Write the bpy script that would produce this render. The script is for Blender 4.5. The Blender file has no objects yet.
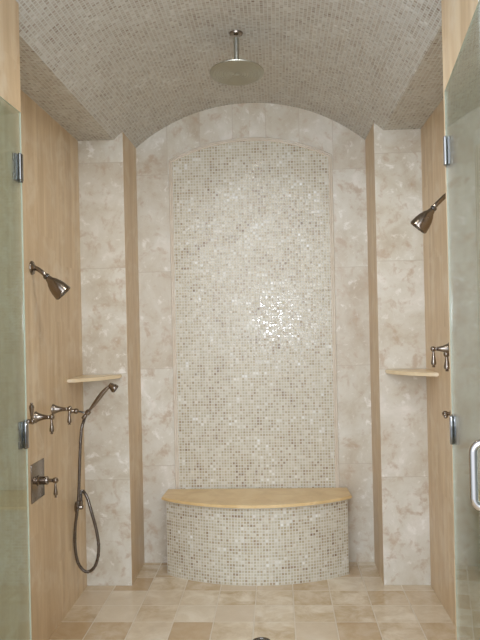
import bpy, bmesh, math, random
from mathutils import Vector, Matrix
S = bpy.context.scene
COL = S.collection
PI = math.pi

# ---------------------------------------------------------------- camera, light, exposure
def make_camera():
    f, yaw, pit, roll = 699.5, .0527, .0032, .0216
    R0 = Vector((math.cos(yaw), math.sin(yaw), 0))
    F = Vector((-math.sin(yaw)*math.cos(pit), math.cos(yaw)*math.cos(pit), math.sin(pit)))
    U0 = Vector((math.sin(yaw)*math.sin(pit), -math.cos(yaw)*math.sin(pit), math.cos(pit)))
    c, s = math.cos(roll), math.sin(roll)
    R = R0*c - U0*s; U = R0*s + U0*c
    cd = bpy.data.cameras.new('camera'); cd.sensor_fit = 'HORIZONTAL'; cd.sensor_width = 36
    cd.lens = f*36/480; cd.clip_start = .02
    o = bpy.data.objects.new('camera', cd); COL.objects.link(o)
    m = Matrix((R, U, -F)).transposed().to_4x4(); m.translation = Vector((.147, 0, 1.502))
    o.matrix_world = m
    S.camera = o
make_camera()
S.view_settings.view_transform = 'Standard'
S.view_settings.look = 'None'
S.view_settings.gamma = 1
S.view_settings.use_curve_mapping = False
S.view_settings.exposure = 0.0

w = bpy.data.worlds.new('world'); S.world = w; w.use_nodes = True
bg = w.node_tree.nodes['Background']
# the bathroom behind the camera: dim surroundings with one broad bright side
nt = w.node_tree
tc = nt.nodes.new('ShaderNodeTexCoord'); dp = nt.nodes.new('ShaderNodeVectorMath'); dp.operation = 'DOT_PRODUCT'
nt.links.new(tc.outputs['Generated'], dp.inputs[0]); dp.inputs[1].default_value = Vector((-.45, -1, .35)).normalized()
cr = nt.nodes.new('ShaderNodeValToRGB'); nt.links.new(dp.outputs['Value'], cr.inputs[0])
cr.color_ramp.elements[0].position = .45; cr.color_ramp.elements[0].color = (.26, .27, .29, 1)
cr.color_ramp.elements[1].position = .92; cr.color_ramp.elements[1].color = (.86, .96, 1.12, 1)
nt.links.new(cr.outputs[0], bg.inputs[0]); bg.inputs[1].default_value = 2.0

def light(name, kind, loc, target, power, color, **kw):
    d = bpy.data.lights.new(name, kind); d.energy = power; d.color = color
    for k, v in kw.items(): setattr(d, k, v)
    o = bpy.data.objects.new(name, d); COL.objects.link(o); o.location = loc
    o.rotation_euler = (Vector(target)-Vector(loc)).to_track_quat('-Z', 'Y').to_euler()
    return o
# the camera's own flash, just above the lens
light('camera_flash', 'AREA', (.155, .02, 1.56), (.1, 4, 1.5), 12, (.89, .98, 1.13), size=.08)
# warm recessed ceiling lamp of the shower, above the doorway, and the bathroom's ceiling light
light('recessed_lamp', 'SPOT', (.0, 2.62, 2.84), (.0, 3.2, 0), 26, (.96, .94, .86), shadow_soft_size=.06, spot_size=2.6, spot_blend=.6)
light('bathroom_light', 'AREA', (.1, -.7, 2.5), (.1, 4, 1.3), 102, (.90, .98, 1.10), size=3.0)

# ---------------------------------------------------------------- materials
class NT:
    def __init__(s, name):
        s.m = bpy.data.materials.new(name); s.m.use_nodes = True
        s.t = s.m.node_tree; s.n = s.t.nodes; s.n.clear()
        s.out = s.n.new('ShaderNodeOutputMaterial')
    def new(s, typ, **kw):
        x = s.n.new(typ)
        for k, v in kw.items(): setattr(x, k, v)
        return x
    def link(s, a, b): s.t.links.new(a, b)
    def val(s, sock, v):
        if isinstance(v, bpy.types.NodeSocket): s.link(v, sock)
        else: sock.default_value = v
    def math(s, op, a, b=0.0, c=0.0, clamp=False):
        x = s.new('ShaderNodeMath', operation=op); x.use_clamp = clamp
        s.val(x.inputs[0], a); s.val(x.inputs[1], b); s.val(x.inputs[2], c)
        return x.outputs[0]
    def vmath(s, op, a, b=(0, 0, 0), scale=None):
        x = s.new('ShaderNodeVectorMath', operation=op)
        s.val(x.inputs[0], a); s.val(x.inputs[1], b)
        if scale is not None: s.val(x.inputs['Scale'], scale)
        return x.outputs[0]
    def sep(s, v):
        x = s.new('ShaderNodeSeparateXYZ'); s.link(v, x.inputs[0]); return x.outputs
    def comb(s, a, b, c):
        x = s.new('ShaderNodeCombineXYZ')
        for i, q in enumerate((a, b, c)): s.val(x.inputs[i], q)
        return x.outputs[0]
    def noise(s, v, scale, detail=3, rough=.5, dist=0.0):
        x = s.new('ShaderNodeTexNoise'); s.link(v, x.inputs['Vector'])
        x.inputs['Scale'].default_value = scale; x.inputs['Detail'].default_value = detail
        x.inputs['Roughness'].default_value = rough; x.inputs['Distortion'].default_value = dist
        return x.outputs[0]
    def white(s, v):
        x = s.new('ShaderNodeTexWhiteNoise', noise_dimensions='3D'); s.link(v, x.inputs['Vector']); return x.outputs
    def ramp(s, f, stops, interp='LINEAR'):
        x = s.new('ShaderNodeValToRGB'); x.color_ramp.interpolation = interp
        e = x.color_ramp.elements
        while len(e) < len(stops): e.new(.5)
        for i, (p, c) in enumerate(stops):
            e[i].position = p; e[i].color = rgb(c) if isinstance(c, tuple) else (c, c, c, 1)
        s.val(x.inputs[0], f); return x.outputs[0]
    def mix(s, f, a, b, mode='MIX'):
        x = s.new('ShaderNodeMix', data_type='RGBA', blend_type=mode)
        s.val(x.inputs[0], f)
        s.val(x.inputs[6], rgb(a) if isinstance(a, tuple) else a)
        s.val(x.inputs[7], rgb(b) if isinstance(b, tuple) else b)
        return x.outputs[2]
    def bump(s, h, strength, dist=.01, normal=None):
        x = s.new('ShaderNodeBump'); x.inputs['Strength'].default_value = strength
        x.inputs['Distance'].default_value = dist; s.link(h, x.inputs['Height'])
        if normal: s.link(normal, x.inputs['Normal'])
        return x.outputs[0]
    def principled(s, color, rough, metal=0.0, normal=None, spec=.5):
        x = s.new('ShaderNodeBsdfPrincipled')
        s.val(x.inputs['Base Color'], rgb(color) if isinstance(color, tuple) else color)
        s.val(x.inputs['Roughness'], rough); s.val(x.inputs['Metallic'], metal)
        s.val(x.inputs['Specular IOR Level'], spec)
        if normal: s.link(normal, x.inputs['Normal'])
        s.link(x.outputs[0], s.out.inputs[0]); return x
def rgb(c):                       # 0-255 sRGB -> linear
    def f(v):
        v /= 255
        return v/12.92 if v <= .04045 else ((v+.055)/1.055)**2.4
    return (f(c[0]), f(c[1]), f(c[2]), 1)

def seam(t, coord, pitch, width, offset=0.0):
    """1 on a joint line of the given width, repeating every pitch"""
    a = t.math('FRACT', t.math('DIVIDE', t.math('SUBTRACT', coord, offset-pitch/2), pitch))
    d = t.math('ABSOLUTE', t.math('SUBTRACT', a, .5))
    return t.math('LESS_THAN', d, width/pitch/2)

def mosaic(name, stops, grout, pitch=.0175, chip=.76, tilt=.10, rough=.22, spec=.5):
    t = NT(name)
    uv = t.new('ShaderNodeUVMap').outputs[0]
    sx, sy, _ = t.sep(t.vmath('SCALE', uv, scale=1/pitch))
    cx, cy = t.math('FLOOR', sx), t.math('FLOOR', sy)
    fx = t.math('ABSOLUTE', t.math('SUBTRACT', t.math('FRACT', sx), .5))
    fy = t.math('ABSOLUTE', t.math('SUBTRACT', t.math('FRACT', sy), .5))
    m = t.math('MAXIMUM', fx, fy)
    mask = t.ramp(m, [(chip/2-.03, 1.0), (chip/2+.03, 0.0)])
    cell = t.comb(cx, cy, 0)
    wn = t.white(cell)
    cl = t.noise(cell, .11, 3, .6)
    idx = t.math('ADD', t.math('MULTIPLY', wn[0], .72), t.math('MULTIPLY', cl, 1.0))
    idx = t.math('SUBTRACT', idx, .38, clamp=True)
    col = t.ramp(idx, stops)
    hue = t.white(t.comb(cx, cy, 11.0))[0]
    col = t.mix(t.math('MULTIPLY', hue, .12), col, (174, 154, 140))
    col = t.mix(t.math('MULTIPLY', t.white(t.comb(cx, cy, 13.0))[0], .14), col, (164, 170, 148))
    fine = t.noise(uv, 160, 2)
    col = t.mix(.25, col, t.ramp(fine, [(.3, (150, 135, 112)), (.7, (235, 228, 212))]), 'SOFT_LIGHT')
    col = t.mix(mask, grout, col)
    wn2 = t.white(t.comb(cx, cy, 7.0))
    # every chip is set at a slightly different tilt
    g = t.new('ShaderNodeNewGeometry').outputs['Normal']
    off = t.vmath('SCALE', t.vmath('SUBTRACT', wn2[1], (.5, .5, .5)), scale=tilt)
    nrm = t.vmath('NORMALIZE', t.vmath('ADD', g, off))
    nrm = t.bump(mask, .5, .0015, nrm)
    rg = t.ramp(t.white(t.comb(cx, cy, 3.0))[0], [(0.0, rough*.6), (.6, rough), (1.0, rough*2.2)])
    rr = t.mix(mask, (200, 200, 200), rg)
    t.principled(col, rr, 0, nrm, spec)
    return t.m

def cream_stone():
    t = NT('cream_travertine')
    g = t.new('ShaderNodeNewGeometry').outputs['Position']
    x, y, z = t.sep(g)
    row = t.math('FLOOR', t.math('DIVIDE', z, .61))
    side = t.math('MULTIPLY', t.math('SIGN', x), 3.7)
    colx = t.math('FLOOR', t.math('DIVIDE', t.math('ADD', x, .52), .2075))
    up = t.math('MULTIPLY', t.math('GREATER_THAN', z, 2.44), t.math('GREATER_THAN', y, 4.2))
    colx = t.math('MULTIPLY', colx, up)
    cell = t.comb(row, t.math('ADD', side, colx), t.math('FLOOR', t.math('MULTIPLY', y, 4)))
    wn = t.white(cell)
    p = t.vmath('ADD', g, t.vmath('SCALE', wn[1], scale=9.0))
    n1 = t.noise(p, 3.6, 6, .62, .5)
    n2 = t.noise(p, 12, 6, .68, .35)
    n3 = t.noise(p, 45, 3, .6)
    c = t.ramp(n1, [(.30, (190, 176, 154)), (.45, (207, 199, 181)), (.6, (218, 213, 199)), (.75, (238, 232, 222))])
    c = t.mix(t.ramp(n2, [(.53, 0.0), (.66, .75)]), c, (186, 162, 136))
    c = t.mix(t.ramp(n2, [(.32, .8), (.42, 0.0)]), c, (244, 240, 232))
    c = t.mix(t.math('MULTIPLY', t.ramp(n3, [(.60, 0.0), (.72, .5)]), t.ramp(n1, [(.45, 1.0), (.6, .2)])), c, (226, 222, 214))
    c = t.mix(t.math('MULTIPLY', wn[0], .22), c, (196, 178, 156))
    sm = seam(t, z, .61, .004)
    sv = t.math('MULTIPLY', seam(t, x, .2075, .004, -.52), up)
    sm = t.math('MAXIMUM', sm, sv)
    c = t.mix(t.math('MULTIPLY', sm, .6), c, (186, 172, 152))
    nr = t.bump(n2, .12, .004)
    t.principled(c, t.ramp(n1, [(.3, .28), (.7, .42)]), 0, nr, .45)
    return t.m

def tan_stone():
    t = NT('tan_vein_cut_stone')
    g = t.new('ShaderNodeNewGeometry').outputs['Position']
    x, y, z = t.sep(g)
    a = t.math('ADD', x, y)
    pl = t.math('FLOOR', t.math('DIVIDE', t.math('ADD', a, 5), .203))
    wn = t.white(t.comb(pl, 0, 2))
    rowz = t.math('FLOOR', t.math('DIVIDE', t.math('ADD', z, t.math('MULTIPLY', wn[0], 1.2)), 1.22))
    wn = t.white(t.comb(pl, rowz, 5))
    p = t.comb(t.math('MULTIPLY', a, 9), t.math('MULTIPLY', wn[0], 30), t.math('MULTIPLY', z, .9))
    n1 = t.noise(p, 2.2, 6, .6, .3)
    n2 = t.noise(p, 9, 4, .6, .2)
    n3 = t.noise(g, 7, 4, .6, .5)
    c = t.ramp(n1, [(.3, (194, 166, 128)), (.5, (209, 183, 147)), (.7, (224, 202, 168))])
    c = t.mix(t.ramp(n2, [(.55, 0.0), (.7, .35)]), c, (196, 168, 132))
    c = t.mix(t.ramp(n3, [(.5, 0.0), (.66, .5)]), c, (228, 214, 190))
    c = t.mix(t.math('MULTIPLY', wn[0], .25), c, (194, 164, 126))
    sv = t.math('MULTIPLY', seam(t, t.math('ADD', a, 5), .203, .003), .4)
    c = t.mix(sv, c, (206, 190, 164))
    t.principled(c, .38, 0, t.bump(n2, .08, .003), .4)
    return t.m

def floor_stone():
    t = NT('travertine_floor_tile')
    g = t.new('ShaderNodeNewGeometry').outputs['Position']
    x, y, z = t.sep(g)
    P = .2035
    ix = t.math('FLOOR', t.math('DIVIDE', x, P)); iy = t.math('FLOOR', t.math('DIVIDE', t.math('SUBTRACT', y, 3.504-17*P), P))
    wn = t.white(t.comb(ix, iy, 1.5))
    p = t.vmath('ADD', g, t.vmath('SCALE', wn[1], scale=7.0))
    n1 = t.noise(p, 8, 6, .65, .5)
    n2 = t.noise(p, 26, 5, .65, .4)
    c = t.ramp(n1, [(.32, (188, 164, 128)), (.5, (212, 194, 164)), (.66, (234, 222, 200))])
    c = t.mix(t.ramp(n2, [(.55, 0.0), (.72, .45)]), c, (228, 217, 197))
    c = t.mix(t.ramp(wn[0], [(.2, 0.0), (1.0, .75)]), c, (186, 156, 116))
    c = t.mix(t.ramp(t.white(t.comb(ix, iy, 4.5))[0], [(.6, 0.0), (1.0, .6)]), c, (232, 222, 202))
    sx = seam(t, x, P, .006); sy = seam(t, y, P, .006, 3.504)
    s = t.math('MAXIMUM', sx, sy)
    c = t.mix(t.math('MULTIPLY', s, .8), c, (216, 206, 188))
    h = t.math('SUBTRACT', 1.0, s)
    t.principled(c, t.mix(s, (120, 120, 120), (190, 190, 190)), 0, t.bump(h, .4, .002), .45)
    return t.m

def slab_stone(name, a, b, c_):
    t = NT(name)
    g = t.new('ShaderNodeNewGeometry').outputs['Position']
    n1 = t.noise(g, 9, 6, .6, .6); n2 = t.noise(g, 60, 3, .6)
    c = t.ramp(n1, [(.3, a), (.5, b), (.7, c_)])
    c = t.mix(t.ramp(n2, [(.6, 0.0), (.75, .3)]), c, (236, 218, 180))
    t.principled(c, .3, 0, None, .45)
    return t.m

def metal(name, col, rough, brushed=True):
    t = NT(name)
    tc = t.new('ShaderNodeTexCoord').outputs['Object']
    n = t.noise(tc, 90, 2)
    r = t.ramp(n, [(.3, rough*.8), (.7, rough*1.25)])
    t.principled(col, r, 1.0, None, .5)
    return t.m

def plain(name, col, rough=.5):
    t = NT(name)
    g = t.new('ShaderNodeNewGeometry').outputs['Position']
    n = t.noise(g, 20, 2)
    c = t.mix(t.math('MULTIPLY', n, .1), col, tuple(int(v*.9) for v in col))
    t.principled(c, rough); return t.m

def glass(name, tint, haze=.0):
    t = NT(name)
    g = t.new('ShaderNodeNewGeometry')
    dt = t.new('ShaderNodeVectorMath', operation='DOT_PRODUCT')
    t.link(g.outputs['Incoming'], dt.inputs[0]); t.link(g.outputs['Normal'], dt.inputs[1])
    d = t.math('ABSOLUTE', dt.outputs['Value'])
    k = t.math('POWER', t.math('SUBTRACT', 1.0, d, clamp=True), 5)
    fr = t.math('MULTIPLY_ADD', k, .96, .04)
    tr = t.new('ShaderNodeBsdfTransparent'); tr.inputs[0].default_value = tint
    gl = t.new('ShaderNodeBsdfGlossy'); gl.inputs['Roughness'].default_value = .015
    mx = t.new('ShaderNodeMixShader'); t.link(fr, mx.inputs[0]); t.link(tr.outputs[0], mx.inputs[1]); t.link(gl.outputs[0], mx.inputs[2])
    last = mx.outputs[0]
    if haze:                                   # thin pale haze, uneven over the pane
        n = t.noise(g.outputs['Position'], 14, 4)
        df = t.new('ShaderNodeBsdfDiffuse'); df.inputs[0].default_value = (.72, .77, .68, 1)
        m2 = t.new('ShaderNodeMixShader'); t.link(t.ramp(n, [(.3, haze*.7), (.7, haze*1.3)]), m2.inputs[0])
        t.link(last, m2.inputs[1]); t.link(df.outputs[0], m2.inputs[2]); last = m2.outputs[0]
    t.link(last, t.out.inputs[0]); return t.m

M = {}
M['panel'] = mosaic('pearl_cream_mosaic', [(0.0, (132, 108, 80)), (.12, (166, 148, 120)), (.3, (186, 174, 146)), (.55, (198, 189, 165)), (.8, (212, 205, 186)), (1.0, (246, 246, 242))], (212, 208, 196), tilt=.04, rough=.19, spec=.5)
M['ceil'] = mosaic('beige_stone_mosaic', [(0.0, (140, 124, 112)), (.15, (168, 158, 147)), (.45, (186, 181, 172)), (.75, (199, 197, 190)), (1.0, (224, 224, 220))], (206, 206, 200), tilt=.05, rough=.4, spec=.4)
M['cream'] = cream_stone()
M['tan'] = tan_stone()
M['floor'] = floor_stone()
M['slab'] = slab_stone('honey_limestone', (208, 176, 124), (220, 190, 138), (230, 204, 156))
M['shelf'] = slab_stone('pale_limestone', (220, 198, 160), (228, 208, 172), (236, 218, 186))
M['trim'] = slab_stone('cream_pencil_trim', (216, 204, 186), (224, 214, 198), (232, 224, 210))
M['nickel'] = metal('brushed_nickel', (142, 131, 120), .22)
M['dark'] = metal('dark_spray_face', (92, 86, 82), .4)
M['chrome'] = metal('polished_chrome', (116, 114, 112), .10)
M['handle'] = metal('polished_handle_steel', (186, 180, 174), .12)
M['satin'] = metal('satin_steel', (178, 178, 168), .38)
M['hose'] = metal('metal_hose', (118, 110, 102), .3)
M['glass'] = glass('green_tinted_glass', (.85, .90, .88, 1), .02)
M['glass_edge'] = plain('polished_glass_edge', (206, 210, 190), .12)
M['white'] = plain('white_painted_wall', (198, 194, 184), .6)
M['drainhole'] = plain('drain_hole_black', (24, 22, 20), .6)

# ---------------------------------------------------------------- mesh helpers
def link(name, bm, mats, parent=None, smooth=True, angle=40):
    bmesh.ops.recalc_face_normals(bm, faces=bm.faces[:])
    me = bpy.data.meshes.new(name); bm.to_mesh(me); bm.free()
    for m in (mats if isinstance(mats, (list, tuple)) else [mats]): me.materials.append(m)
    if smooth:
        for p in me.polygons: p.use_smooth = True
        me.set_sharp_from_angle(angle=math.radians(angle))
    o = bpy.data.objects.new(name, me); COL.objects.link(o)
    if parent:
        o.parent = parent; o.matrix_parent_inverse = Matrix.Identity(4)
        # meshes are written in world metres: keep them where they are
        wl = Vector((0, 0, 0)); q = parent
        while q: wl += q.location; q = q.parent
        for v in me.vertices: v.co -= wl
    return o
def tag(o, label=None, cat=None, group=None, kind=None):
    if label: o['label'] = label
    if cat: o['category'] = cat
    if group: o['group'] = group
    if kind: o['kind'] = kind
    return o
def thing(name, loc, label, cat, group=None):
    o = bpy.data.objects.new(name, None); COL.objects.link(o); o.location = loc; o.empty_display_size = .05
    return tag(o, label, cat, group)

def box(bm, lo, hi, bev=0.0, seg=2, mi=0):
    r = bmesh.ops.create_cube(bm, size=1)
    for v in r['verts']:
        v.co = Vector([(lo[i]+hi[i])/2 + v.co[i]*(hi[i]-lo[i]) for i in range(3)])
    fs = list({f for v in r['verts'] for f in v.link_faces})
    for f in fs: f.material_index = mi
    if bev:
        es = list({e for v in r['verts'] for e in v.link_edges})
        bmesh.ops.bevel(bm, geom=es, offset=bev, segments=seg, affect='EDGES', profile=.5)
    return r['verts']
def frame(d):
    d = Vector(d).normalized(); a = Vector((0, 0, 1)) if abs(d.z) < .9 else Vector((0, 1, 0))
    u = d.cross(a).normalized(); return u, d.cross(u).normalized(), d
def lathe(bm, prof, org, d, seg=28, mi=0):
    """prof: (radius, distance along d)"""
    u, v, d = frame(d); org = Vector(org); rings = []
    for r, t in prof:
        if r < 1e-5: rings.append([bm.verts.new(org+d*t)])
        else: rings.append([bm.verts.new(org+d*t+(u*math.cos(a)+v*math.sin(a))*r) for a in [2*PI*i/seg for i in range(seg)]])
    for A, B in zip(rings, rings[1:]):
        for i in range(seg):
            j = (i+1) % seg
            q = [A[i % len(A)], A[j % len(A)], B[j % len(B)], B[i % len(B)]]
            q2 = []
            for x in q:
                if x not in q2: q2.append(x)
            if len(q2) >= 3: bm.faces.new(q2).material_index = mi
    for R in (rings[0], rings[-1]):
        if len(R) > 2: bm.faces.new(R).material_index = mi
def smooth_path(pts, n=8):
    P = [Vector(p) for p in pts]; out = []
    for i in range(len(P)-1):
        a, b, c, d = P[max(i-1, 0)], P[i], P[i+1], P[min(i+2, len(P)-1)]
        for k in range(n):
            t = k/n
            out.append(.5*((2*b)+(c-a)*t+(2*a-5*b+4*c-d)*t*t+(3*b-a-3*c+d)*t**3))
    out.append(P[-1]); return out
def tube(bm, pts, rad, seg=12, mi=0):
    """rad: number or function of index fraction"""
    n = len(pts); rings = []; u = None
    for i, p in enumerate(pts):
        t = (pts[min(i+1, n-1)]-pts[max(i-1, 0)]).normalized()
        if u is None: u, _, _ = frame(t)
        u = (u - t*u.dot(t)).normalized(); v = t.cross(u)
        r = rad(i/(n-1)) if callable(rad) else rad
        rings.append([bm.verts.new(p+(u*math.cos(a)+v*math.sin(a))*r) for a in [2*PI*k/seg for k in range(seg)]])
    for A, B in zip(rings, rings[1:]):
        for k in range(seg):
            j = (k+1) % seg; bm.faces.new([A[k], A[j], B[j], B[k]]).material_index = mi
    bm.faces.new(rings[0]).material_index = mi; bm.faces.new(rings[-1]).material_index = mi
def prism(bm, poly, axis, a, b):
    """polygon in the plane across axis, extruded from a to b"""
    def p(q, h):
        return Vector((h, q[0], q[1])) if axis == 0 else Vector((q[0], h, q[1])) if axis == 1 else Vector((q[0], q[1], h))
    A = [bm.verts.new(p(q, a)) for q in poly]; B = [bm.verts.new(p(q, b)) for q in poly]
    bm.faces.new(A); bm.faces.new(B)
    for i in range(len(A)):
        j = (i+1) % len(A); bm.faces.new([A[i], A[j], B[j], B[i]])
def uv_quads(bm, rows, mi=0):
    """rows of (co, uv) -> quad grid with uv in metres"""
    L = bm.loops.layers.uv.verify(); V = [[bm.verts.new(c) for c, _ in r] for r in rows]
    for i in range(len(rows)-1):
        for j in range(len(rows[i])-1):
            idx = [(i, j), (i, j+1), (i+1, j+1), (i+1, j)]
            f = bm.faces.new([V[a][b] for a, b in idx]); f.material_index = mi
            for l, (a, b) in zip(f.loops, idx): l[L].uv = rows[a][b][1]

# ---------------------------------------------------------------- the room
W, PX, D, B, J0, J1 = .98, .718, 3.99, 4.372, 2.365, 1.95
HS, HV, XA = 2.57, 2.873, .77
RV = (XA*XA+(HV-HS)**2)/(2*(HV-HS))
def vz(x):
    return HS if abs(x) >= XA else HV-RV+math.sqrt(RV*RV-x*x)

bm = bmesh.new(); box(bm, (-2.3, -.6, -.12), (2.3, B+.14, 0))
tag(link('floor', bm, M['floor'], smooth=False), kind='structure')

for s, nm in ((-1, 'wall_left'), (1, 'wall_right')):
    bm = bmesh.new(); x0, x1 = sorted((s*W, s*(W+.12)))
    box(bm, (x0, J0, 0), (x1, D, HS))
    tag(link(nm, bm, M['tan'], smooth=False), kind='structure')

# pilasters left and right of the bench recess: cream front, tan return
for s, nm in ((-1, 'wall_pilaster_left'), (1, 'wall_pilaster_right')):
    bm = bmesh.new()
    prism(bm, [(s*(W+.12), 0), (s*PX, 0), (s*PX, vz(PX)), (s*(PX+.025), vz(PX+.025)), (s*XA, HS), (s*(W+.12), HS)], 1, D, B)
    bmesh.ops.recalc_face_normals(bm, faces=bm.faces[:])
    for f in bm.faces: f.material_index = 1 if abs(f.normal.x) > .9 else 0
    tag(link(nm, bm, [M['cream'], M['tan']], smooth=False), kind='structure')

bm = bmesh.new()
N = 36
top = [(PX-2*PX*i/N, vz(PX-2*PX*i/N)) for i in range(N+1)]
prism(bm, [(-PX, 0), (PX, 0)]+top, 1, B, B+.14)
back = tag(link('wall_back', bm, M['cream'], smooth=False), kind='structure')

# arched mosaic inset with its pencil border
PI_, PO = .487, .511
def arch(half, spring, peak, n=24):
    h = peak-spring; R = (half*half+h*h)/(2*h)
    return [(half-2*half*i/n, peak-R+math.sqrt(R*R-(half-2*half*i/n)**2)) for i in range(n+1)]
inner, outer = arch(PI_, 2.515, 2.634), arch(PO, 2.53, 2.656)
bm = bmesh.new()
y = B-.006
rows = [[((x, y, .30), (x+.5, .30)) for x, z in inner], [((x, y, z), (x+.5, z)) for x, z in inner]]
uv_quads(bm, rows)
r = bmesh.ops.extrude_face_region(bm, geom=bm.faces[:])
for v in [g for g in r['geom'] if isinstance(g, bmesh.types.BMVert)]: v.co.y += .006
link('mosaic_panel', bm, M['panel'], back, smooth=False)
bm = bmesh.new()
pts_o = [(PO, .30)]+outer+[(-PO, .30)]; pts_i = [(PI_, .30)]+inner+[(-PI_, .30)]
sec = [(0, 0), (0, -.008), (.2, -.013), (.4, -.008), (.5, -.013), (.75, -.017), (1, -.010), (1, 0)]
rings = []
for (ox, oz), (ix, iz) in zip(pts_o, pts_i):
    rings.append([bm.verts.new((ox+(ix-ox)*t, B+dy, oz+(iz-oz)*t)) for t, dy in sec])
for A, Bq in zip(rings, rings[1:]):
    for k in range(len(sec)-1): bm.faces.new([A[k], A[k+1], Bq[k+1], Bq[k]])
bm.faces.new(rings[0]); bm.faces.new(rings[-1])
link('border_trim', bm, M['trim'], back, angle=30)

# barrel-vaulted mosaic ceiling with a flat strip along each side
bm = bmesh.new()
xs = [-(W+.12), -W, -XA]+[-XA+2*XA*i/40 for i in range(1, 40)]+[XA, W, W+.12]
arc, u = [], 0
for i, x in enumerate(xs):
    if i: u += math.hypot(x-xs[i-1], vz(x)-vz(xs[i-1]))
    arc.append(u)
ys = [J1+(B+.14-J1)*k/6 for k in range(7)]
uv_quads(bm, [[((x, yy, vz(x)), (a, yy)) for x, a in zip(xs, arc)] for yy in ys])
r = bmesh.ops.extrude_face_region(bm, geom=bm.faces[:])
for v in [g for g in r['geom'] if isinstance(g, bmesh.types.BMVert)]: v.co.z += .08
tag(link('ceiling', bm, M['ceil'], angle=12), kind='structure')

# front wall with the doorway: tan stone reveals, white paint outside
for s, nm in ((-1, 'wall_front_left'), (1, 'wall_front_right')):
    bm = bmesh.new()
    prism(bm, [(s*2.3, 0), (s*PX, 0), (s*PX, vz(PX)), (s*(PX+.025), vz(PX+.025)), (s*XA, HS), (s*(W+.12), HS), (s*(W+.12), 2.96), (s*2.3, 2.96)], 1, J1, J0)
    bmesh.ops.recalc_face_normals(bm, faces=bm.faces[:])
    for f in bm.faces: f.material_index = 1 if f.normal.y < -.9 else 0
    tag(link(nm, bm, [M['tan'], M['white']], smooth=False), kind='structure')
xs2 = [-(W+.12)]+[-XA+2*XA*i/24 for i in range(25)]+[W+.12]
bm = bmesh.new()
prism(bm, [(x, vz(x)+.001) for x in xs2]+[(W+.12, 2.96), (-(W+.12), 2.96)], 1, J1-.02, J1)
tag(link('trim_1', bm, M['white'], smooth=False), kind='structure')

# ---------------------------------------------------------------- bench
def bow(half, yside, yfront, n=28):
    h = yside-yfront; R = (half*half+h*h)/(2*h)
    return [(-half+2*half*i/n, yfront+R-math.sqrt(R*R-(-half+2*half*i/n)**2)) for i in range(n+1)]
bench = thing('shower_bench', (0, 4.2, 0), 'built-in curved shower bench with honey stone seat and mosaic tile front', 'bench')
bm = bmesh.new()
yb = B-.018
path = [(-.54, yb)]+bow(.54, 4.165, 3.985)+[(.54, yb)]
u = 0; uu = [0]
for a, b in zip(path, path[1:]): u += math.hypot(b[0]-a[0], b[1]-a[1]); uu.append(u)
uv_quads(bm, [[((x, yy, z), (q, z)) for (x, yy), q in zip(path, uu)] for z in (0.0, .4505)])
bm.faces.new([v for v in bm.verts if v.co.z > .4]); bm.faces.new([v for v in bm.verts if v.co.z < .1])
cap = [v for v in bm.verts if abs(v.co.y-yb) < 1e-5]
cap.sort(key=lambda v: (v.co.x, v.co.z)); bm.faces.new([cap[0], cap[1], cap[3], cap[2]])
link('bench_base', bm, M['panel'], bench, angle=30)
bm = bmesh.new()
prism(bm, [(-.558, yb)]+bow(.565, 4.15, 3.945)+[(.558, yb)], 2, .4505, .4675)
bmesh.ops.bevel(bm, geom=[e for e in bm.edges if abs(e.verts[0].co.z-e.verts[1].co.z) < 1e-5], offset=.004, segments=3, affect='EDGES')
link('seat_slab', bm, M['slab'], bench, angle=35)

# ---------------------------------------------------------------- corner shelves
def shelf(s, label):
    o = bmesh.new(); n = 14
    pts = [(s*W, D)]
    for i in range(n+1):
        a = PI/2*i/n
        pts.append((s*(W-.228*math.sin(a)**1.35), D-.305*math.cos(a)**1.35))
    prism(o, pts, 2, 1.198, 1.217)
    bmesh.ops.bevel(o, geom=[e for e in o.edges if abs(e.verts[0].co.z-e.verts[1].co.z) < 1e-5], offset=.003, segments=2, affect='EDGES')
    ob = link('corner_shelf', o, M['shelf'], angle=35)
    tag(ob, label, 'shelf', 'stone corner shelves')
shelf(-1, 'thin pale stone corner shelf above the hand shower, on the left')
shelf(1, 'thin pale stone corner shelf beside the two hanging lever handles, on the right')

# ---------------------------------------------------------------- rain shower head
rx, ry = -.017, 3.305
hz = 2.678
t = thing('rain_shower_head', (rx, ry, HV), 'large round rain shower head hanging on a straight arm from the mosaic ceiling', 'shower head')
bm = bmesh.new(); lathe(bm, [(0, .004), (.033, .004), (.033, -.004), (.030, -.010), (.014, -.014), (0, -.014)], (rx, ry, HV), (0, 0, 1))
link('ceiling_flange', bm, M['nickel'], t)
bm = bmesh.new(); lathe(bm, [(0, 0), (.0125, 0), (.0125, .135), (.0125, .15), (0, .15)], (rx, ry, hz+.02), (0, 0, 1))
link('drop_arm', bm, M['satin'], t)
bm = bmesh.new(); lathe(bm, [(0, 0), (.016, 0), (.019, .006), (.016, .012), (.0165, .03), (.013, .036), (0, .036)], (rx, ry, hz+.012), (0, 0, 1))
link('swivel_joint', bm, M['chrome'], t)
tl = Vector((0, -.12, -1)).normalized()*-1   # the disc hangs slightly tilted towards the doorway
bm = bmesh.new(); lathe(bm, [(0, -.001), (.122, -.001), (.128, .002), (.129, .006), (.124, .010), (.05, .016), (.02, .020), (0, .020)], (rx, ry, hz), tl, 64)
disc = link('spray_disc', bm, M['satin'], t)
bm = bmesh.new()
prof = [(0, -.004), (.010, -.004), (.012, -.0015)]
for k in range(1, 9):
    r0 = .012+k*.0125; prof += [(r0-.003, -.0016), (r0, -.0035), (r0+.003, -.0016)]
prof += [(.120, -.0012), (.120, 0), (0, 0)]
lathe(bm, prof, (rx, ry, hz), tl, 64)
link('spray_face', bm, M['satin'], disc)

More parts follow.
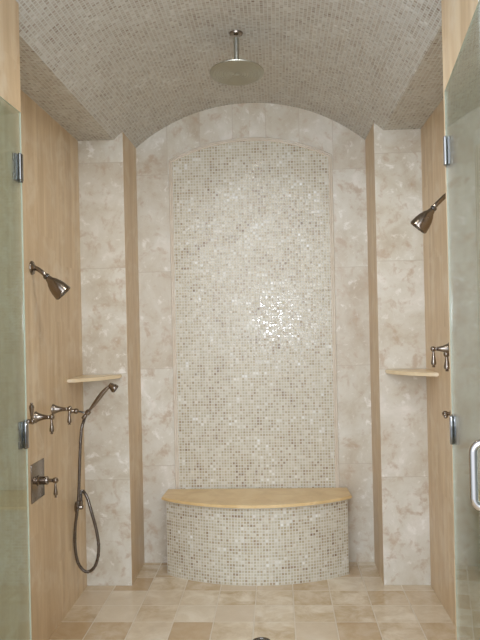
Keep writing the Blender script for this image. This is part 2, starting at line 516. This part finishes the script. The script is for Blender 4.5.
# ---------------------------------------------------------------- wall shower heads
def wall_head(base, tip, bell_len, bell_r, label, dirv):
    """base on the wall, tip = where the bell begins, dirv = bell direction"""
    base, tip = Vector(base), Vector(tip); dirv = Vector(dirv).normalized()
    t = thing('wall_shower', base, label, 'shower head', 'bell shaped wall shower heads')
    n = Vector((1 if base.x < 0 else -1, 0, 0))
    bm = bmesh.new(); lathe(bm, [(0, -.004), (.033, -.004), (.033, .003), (.029, .008), (.018, .011), (.014, .016), (0, .016)], base, n)
    link('escutcheon', bm, M['nickel'], t)
    bm = bmesh.new()
    tube(bm, smooth_path([base+n*.004, base+n*.022+Vector((0, 0, -.003)), tip-dirv*.03, tip], 8), .0105)
    link('shower_arm', bm, M['nickel'], t)
    bm = bmesh.new(); lathe(bm, [(0, -.012), (.013, -.012), (.0155, -.008), (.0155, 0), (.012, .004), (.0125, .012), (0, .012)], tip, dirv)
    link('collar', bm, M['chrome'], t)
    bm = bmesh.new()
    L, R = bell_len, bell_r
    lathe(bm, [(0, .004), (.013, .004), (.016, .010), (.017, .018), (R*.60, L*.30), (R*.80, L*.5), (R*.93, L*.72), (R*.985, L*.9), (R, L*.96), (R, L), (R*.93, L+.004), (R*.88, L), (R*.88, L-.004), (0, L-.004)], tip, dirv, 40)
    bell = link('bell', bm, M['nickel'], t, angle=50)
    bm = bmesh.new(); lathe(bm, [(0, L-.006), (R*.86, L-.006), (R*.86, L-.001), (R*.6, L+.001), (0, L+.001)], tip, dirv, 32)
    for ring, cnt in ((.3, 8), (.55, 14), (.74, 20)):
        for k in range(cnt):
            a = 2*PI*k/cnt; u, v, d = frame(dirv)
            p = tip+(u*math.cos(a)+v*math.sin(a))*R*ring
            lathe(bm, [(0, L), (.0022, L), (.0018, L+.003), (0, L+.003)], p, dirv, 6)
    link('spray_face', bm, M['dark'], bell)
    return t
wall_head((-W, 3.18, 1.774), (-.909, 3.18, 1.730), .105, .043, 'bell shaped nickel shower head low on the left wall above the three levers', (.069, .014, -.075))
wall_head((W, 3.32, 2.085), (.884, 3.30, 2.010), .108, .0445, 'bell shaped nickel shower head high on the right wall beside the glass door', (-.067, .014, -.083))

# ---------------------------------------------------------------- lever valves
def lever_bm(bm, hub, d, L=.062, k=1.0):
    """teardrop lever with a small ball finial, hanging from the hub along d"""
    lathe(bm, [(0, 0), (.0045*k, 0), (.0045*k, .012), (.006*k, .015), (.0055*k, .020), (.0078*k, L*.5), (.0100*k, L*.74), (.0095*k, L*.84), (.005*k, L*.90), (.004*k, L*.93), (.0058*k, L*.97), (.005*k, L*1.02), (0, L*1.04)], hub, d, 20)
def cone_valve(base, label, up=False, reach=.078, k=1.0, L=.066):
    base = Vector(base); n = Vector((1 if base.x < 0 else -1, 0, 0))
    t = thing('lever_valve', base, label, 'shower valve', 'lever handles on the side walls')
    bm = bmesh.new()
    lathe(bm, [(0, -.004), (.026*k, -.004), (.026*k, .003), (.022*k, .008), (.0185*k, .016), (.0125*k, .034), (.0095*k, .050), (.0085*k, .060), (0, .060)], base, n)
    link('escutcheon', bm, M['nickel'], t)
    hub = base+n*reach
    bm = bmesh.new()
    lathe(bm, [(0, -.024), (.0075, -.024), (.0075, -.016), (.010, -.013), (.0085, -.009), (.0125, -.004), (.0135, .002), (.0115, .009), (.006, .013), (0, .014)], hub, n)
    link('hub', bm, M['nickel'], t)
    bm = bmesh.new(); d = Vector((.0, 0, 1 if up else -1)); lever_bm(bm, hub+d*.008, d, L*k, k*1.05)
    link('lever', bm, M['nickel'], t)
cone_valve((-W, 2.945, 1.097), 'nickel lever valve pointing up, by the hinge of the left glass door', True, .07, 1.05)
cone_valve((-W, 3.19, 1.082), 'nickel lever valve pointing down, the middle of three on the left wall', False, .075, 1.05)
cone_valve((-W, 3.443, 1.087), 'nickel lever valve pointing down, next to the hand shower holder', False, .082, 1.05)
cone_valve((W, 3.44, 1.352), 'nickel lever valve hanging down just above the right corner shelf', False, .078, 1.2)
cone_valve((W, 3.195, 1.338), 'nickel lever valve hanging down right at the edge of the right glass door', False, .073, 1.35, .050)

def plate_valve(base, label, lever_dir, half, reach=.085):
    base = Vector(base); n = Vector((1 if base.x < 0 else -1, 0, 0))
    t = thing('temperature_valve', base, label, 'shower valve', 'square plate valves')
    bm = bmesh.new()
    lo = base+Vector((-.004, -half[0], -half[1])); hi = base+Vector((.004, half[0], half[1]))
    box(bm, lo, hi, .0025)
    link('square_plate', bm, M['nickel'], t)
    bm = bmesh.new()
    lathe(bm, [(0, .003), (.024, .003), (.024, .008), (.019, .012), (.0185, .042), (.020, .045), (.018, .050), (.009, .052), (.0085, .066), (0, .066)], base, n)
    link('valve_stem', bm, M['nickel'], t)
    hub = base+n*reach
    bm = bmesh.new()
    lathe(bm, [(0, -.022), (.008, -.022), (.008, -.014), (.012, -.008), (.0145, 0), (.012, .008), (.005, .013), (0, .014)], hub, n)
    link('hub', bm, M['nickel'], t)
    bm = bmesh.new(); d = Vector(lever_dir).normalized(); lever_bm(bm, hub+d*.008, d, .070, 1.0)
    link('lever', bm, M['nickel'], t)
plate_valve((-W, 3.197, .787), 'nickel valve with square wall plate and hanging lever, low on the left wall', (0, 0, -1), (.088, .088))
plate_valve((W, 3.24, 1.064), 'nickel valve just above the lower hinge of the right door, mostly hidden', (-.2, -1, -.05), (.06, .07), .075)

# ---------------------------------------------------------------- hand shower, holder, hose, outlet
hy = 3.75
t = thing('hand_shower_holder', (-W, 3.72, 1.050), 'small nickel ball-ended bracket holding the hand shower on the left wall', 'holder')
bm = bmesh.new(); lathe(bm, [(0, -.004), (.026, -.004), (.026, .003), (.020, .009), (.012, .014), (.010, .022), (.0145, .030), (.015, .038), (.010, .046), (.006, .050), (0, .050)], (-W, 3.72, 1.045), (1, .1, -.1))
link('wall_mount', bm, M['nickel'], t)
bm = bmesh.new(); tube(bm, smooth_path([(-.936, 3.724, 1.040), (-.915, 3.735, 1.034), (-.905, hy-.012, 1.030)], 5), .005)
link('arm', bm, M['chrome'], t)
bm = bmesh.new(); hd = Vector((.5, .03, .56)).normalized()
lathe(bm, [(.013, 0), (.015, .002), (.015, .020), (.013, .022), (.0118, .020), (.0118, .002), (.013, 0)], Vector((-.896, hy, 1.022)), hd)
link('cradle', bm, M['nickel'], t)

A = Vector((-.901, hy, 1.014)); Bp = Vector((-.772, hy, 1.166))
t = thing('hand_shower', A, 'slim nickel hand shower leaning to the right in its wall holder', 'hand shower')
bm = bmesh.new()
mid = (A+Bp)/2+Vector((-.002, 0, .003))
pth = smooth_path([A, A.lerp(mid, .5), mid, mid.lerp(Bp, .55)+Vector((-.001, 0, .003)), Bp, Bp+Vector((.018, 0, .008))], 8)
def hr(f):
    if f < .12: return .0095
    if f < .2: return .0075
    return .0080+.0048*math.sin(PI*min(1, (f-.2)/.62))
tube(bm, pth, hr, 18)
link('handle', bm, M['nickel'], t, angle=60)
bm = bmesh.new(); hdv = Vector((.80, -.02, -.60)).normalized(); hp = Bp+Vector((.012, 0, .008))
lathe(bm, [(0, -.012), (.012, -.010), (.017, 0), (.018, .010), (.022, .016), (.0235, .022), (.0235, .032), (.021, .035), (0, .035)], hp, hdv)
hdo = link('spray_head', bm, M['nickel'], t, angle=50)
bm = bmesh.new(); lathe(bm, [(0, .033), (.0195, .033), (.0195, .0365), (0, .0375)], hp, hdv)
link('spray_face', bm, M['dark'], hdo)

bm = bmesh.new()
pts = [A-hd*.004, (-.912, hy, .985), (-.924, hy-.01, .93), (-.933, hy-.02, .78), (-.938, hy-.03, .62), (-.946, hy-.035, .52), (-.962, hy-.03, .42), (-.968, hy-.02, .31),
       (-.955, hy-.01, .215), (-.915, hy, .166), (-.868, hy, .195), (-.845, hy, .28), (-.853, hy, .38), (-.880, hy, .49), (-.905, hy+.01, .567), (-.930, hy+.02, .598), (-.946, 3.785, .585), (-.950, 3.795, .545), (-.951, 3.80, .530)]
pp = smooth_path(pts, 22)
n = len(pp)
tube(bm, pp, lambda f: .0082+(.0009 if int(f*(n-1)) % 2 else -.0007), 12)
hose = tag(link('shower_hose', bm, M['hose'], angle=70), 'ribbed metal hose hanging in a long loop below the hand shower', 'hose')
bm = bmesh.new(); lathe(bm, [(0, 0), (.0105, 0), (.0112, .004), (.0112, .022), (.0095, .026), (0, .026)], Vector(pts[0])-hd*.020, hd); link('hose_nut', bm, M['nickel'], hose)

t = thing('hose_outlet', (-W, 3.80, .504), 'round nickel hose outlet low on the left wall at the end of the hose', 'hose outlet')
bm = bmesh.new(); lathe(bm, [(0, -.004), (.030, -.004), (.031, .003), (.027, .009), (.018, .013), (.014, .020), (.014, .034), (.010, .040), (0, .041)], (-W, 3.80, .504), (1, 0, 0))
link('escutcheon', bm, M['nickel'], t)
bm = bmesh.new(); lathe(bm, [(0, 0), (.0105, 0), (.0105, .018), (.012, .019), (.012, .030), (0, .030)], (-.951, 3.80, .508), (0, 0, 1))
link('outlet_nipple', bm, M['nickel'], t)

# ---------------------------------------------------------------- floor drain
t = thing('floor_drain', (.042, 3.284, 0), 'round metal floor drain cut off by the bottom of the picture', 'drain')
bm = bmesh.new(); lathe(bm, [(.034, -.002), (.036, .003), (.044, .004), (.046, .001), (.046, -.002), (.034, -.002)], (.042, 3.284, 0), (0, 0, 1), 40)
link('drain_ring', bm, M['chrome'], t)
bm = bmesh.new(); lathe(bm, [(0, -.002), (.0345, -.002), (.0345, .0006), (0, .0006)], (.042, 3.284, 0), (0, 0, 1), 40); link('drain_hole', bm, M['drainhole'], t)
bm = bmesh.new()
for k in range(-4, 5):
    hx = k*.0075; L = math.sqrt(max(.0345**2-hx*hx, 0))
    box(bm, (.042+hx-.0017, 3.284-L, .0002), (.042+hx+.0017, 3.284+L, .0028))
for k in (-2, 0, 2):
    hx = k*.0075; L = math.sqrt(.0345**2-hx*hx)
    box(bm, (.042-L, 3.284+hx-.0015, .0002), (.042+L, 3.284+hx+.0015, .0026))
link('drain_grate', bm, M['nickel'], t, smooth=False)

# ---------------------------------------------------------------- glass doors
def glass_door(s, hinge, dirv, label, heights):
    """local x runs from the hinge edge to the free edge; local y is the pane's normal"""
    ang = math.atan2(dirv[1], dirv[0]); Wd = .69; T = .0026
    t = thing('shower_door', (hinge[0], hinge[1], 0), label, 'glass door', 'frameless glass shower doors')
    t.rotation_euler = (0, 0, ang)
    def add(name, bm, mats, par=t, **kw):
        bmesh.ops.recalc_face_normals(bm, faces=bm.faces[:])
        me = bpy.data.meshes.new(name); bm.to_mesh(me); bm.free()
        for m in (mats if isinstance(mats, list) else [mats]): me.materials.append(m)
        for p in me.polygons: p.use_smooth = True
        me.set_sharp_from_angle(angle=math.radians(kw.get('angle', 35)))
        o = bpy.data.objects.new(name, me); COL.objects.link(o); o.parent = par; return o
    bm = bmesh.new(); box(bm, (0, -T, .015), (Wd, T, 2.225))
    bm.normal_update()
    for f in bm.faces: f.material_index = 0 if abs(f.normal.y) > .9 else 1
    add('glass_panel', bm, [M['glass'], M['glass_edge']])
    # side of the pane that faces the reveal
    wn = -1 if s < 0 else 1
    ly = 1 if (Matrix.Rotation(ang, 3, 'Z') @ Vector((0, 1, 0))).x*s > 0 else -1
    wall_gap = PX-abs(hinge[0])-(.003 if s > 0 else 0)
    for z in heights:
        bm = bmesh.new()
        box(bm, (.008, -T-.009, z-.045), (.034, -T-.0002, z+.045), .002)
        box(bm, (.008, T+.0002, z-.045), (.034, T+.009, z+.045), .002)
        lathe(bm, [(0, -.048), (.0065, -.048), (.008, -.045), (.008, .045), (.0065, .048), (0, .048)], (-.004, ly*.004, z), (0, 0, 1), 20)
        h = add('hinge', bm, M['chrome'])
        # wall leaf: a U-shaped plate screwed to the reveal
        bm = bmesh.new()
        g0, g1 = sorted((ly*(wall_gap-.0003), ly*(wall_gap-.0055)))
        box(bm, (-.012, g0, z-.045), (.040, g1, z-.020), .001)
        box(bm, (-.012, g0, z+.020), (.040, g1, z+.045), .001)
        box(bm, (-.020, g0, z-.045), (-.004, g1, z+.045), .001)
        k0, k1 = sorted((ly*.004, ly*(wall_gap-.001)))
        box(bm, (-.014, k0, z-.045), (.000, k1, z-.022), .001); box(bm, (-.014, k0, z+.022), (.000, k1, z+.045), .001)
        add('wall_leaf', bm, M['nickel'], h)
    # back-to-back C pull
    hx = Wd-.055
    for sd in (-1, 1):
        bm = bmesh.new(); a, b, so = 1.063, 1.212, .036
        if sd == ly: so = .036
        ps = [Vector((hx, sd*(T+.001), a)), Vector((hx, sd*(so-.022), a))]
        for k in range(1, 7):
            q = PI/2*k/6; ps.append(Vector((hx, sd*(so-.022+.022*math.sin(q)), a+.022-.022*math.cos(q))))
        for k in range(0, 7):
            q = PI/2*k/6; ps.append(Vector((hx, sd*(so-.022+.022*math.cos(q)), b-.022+.022*math.sin(q))))
        ps.append(Vector((hx, sd*(T+.001), b)))
        tube(bm, ps, .0095, 18)
        if sd == ly and s < 0: bm.free(); continue
        ho = add('pull_handle', bm, M['handle'], angle=60)
        bm = bmesh.new()
        for z in (a, b): lathe(bm, [(0, 0), (.013, 0), (.013, .003), (.0105, .004), (0, .004)], (hx, sd*(T+.0002), z), (0, sd, 0))
        add('washer', bm, M['chrome'], ho)
    return t
glass_door(-1, (-.703, 2.315), (-.006, -1), 'clear green-tinted glass door swung open against the left jamb', (2.036, 1.141, .30))
glass_door(1, (.700, 2.265), (-.115, -1), 'clear green-tinted glass door with C-shaped pull, swung open at the right jamb', (2.030, 1.147, .30))
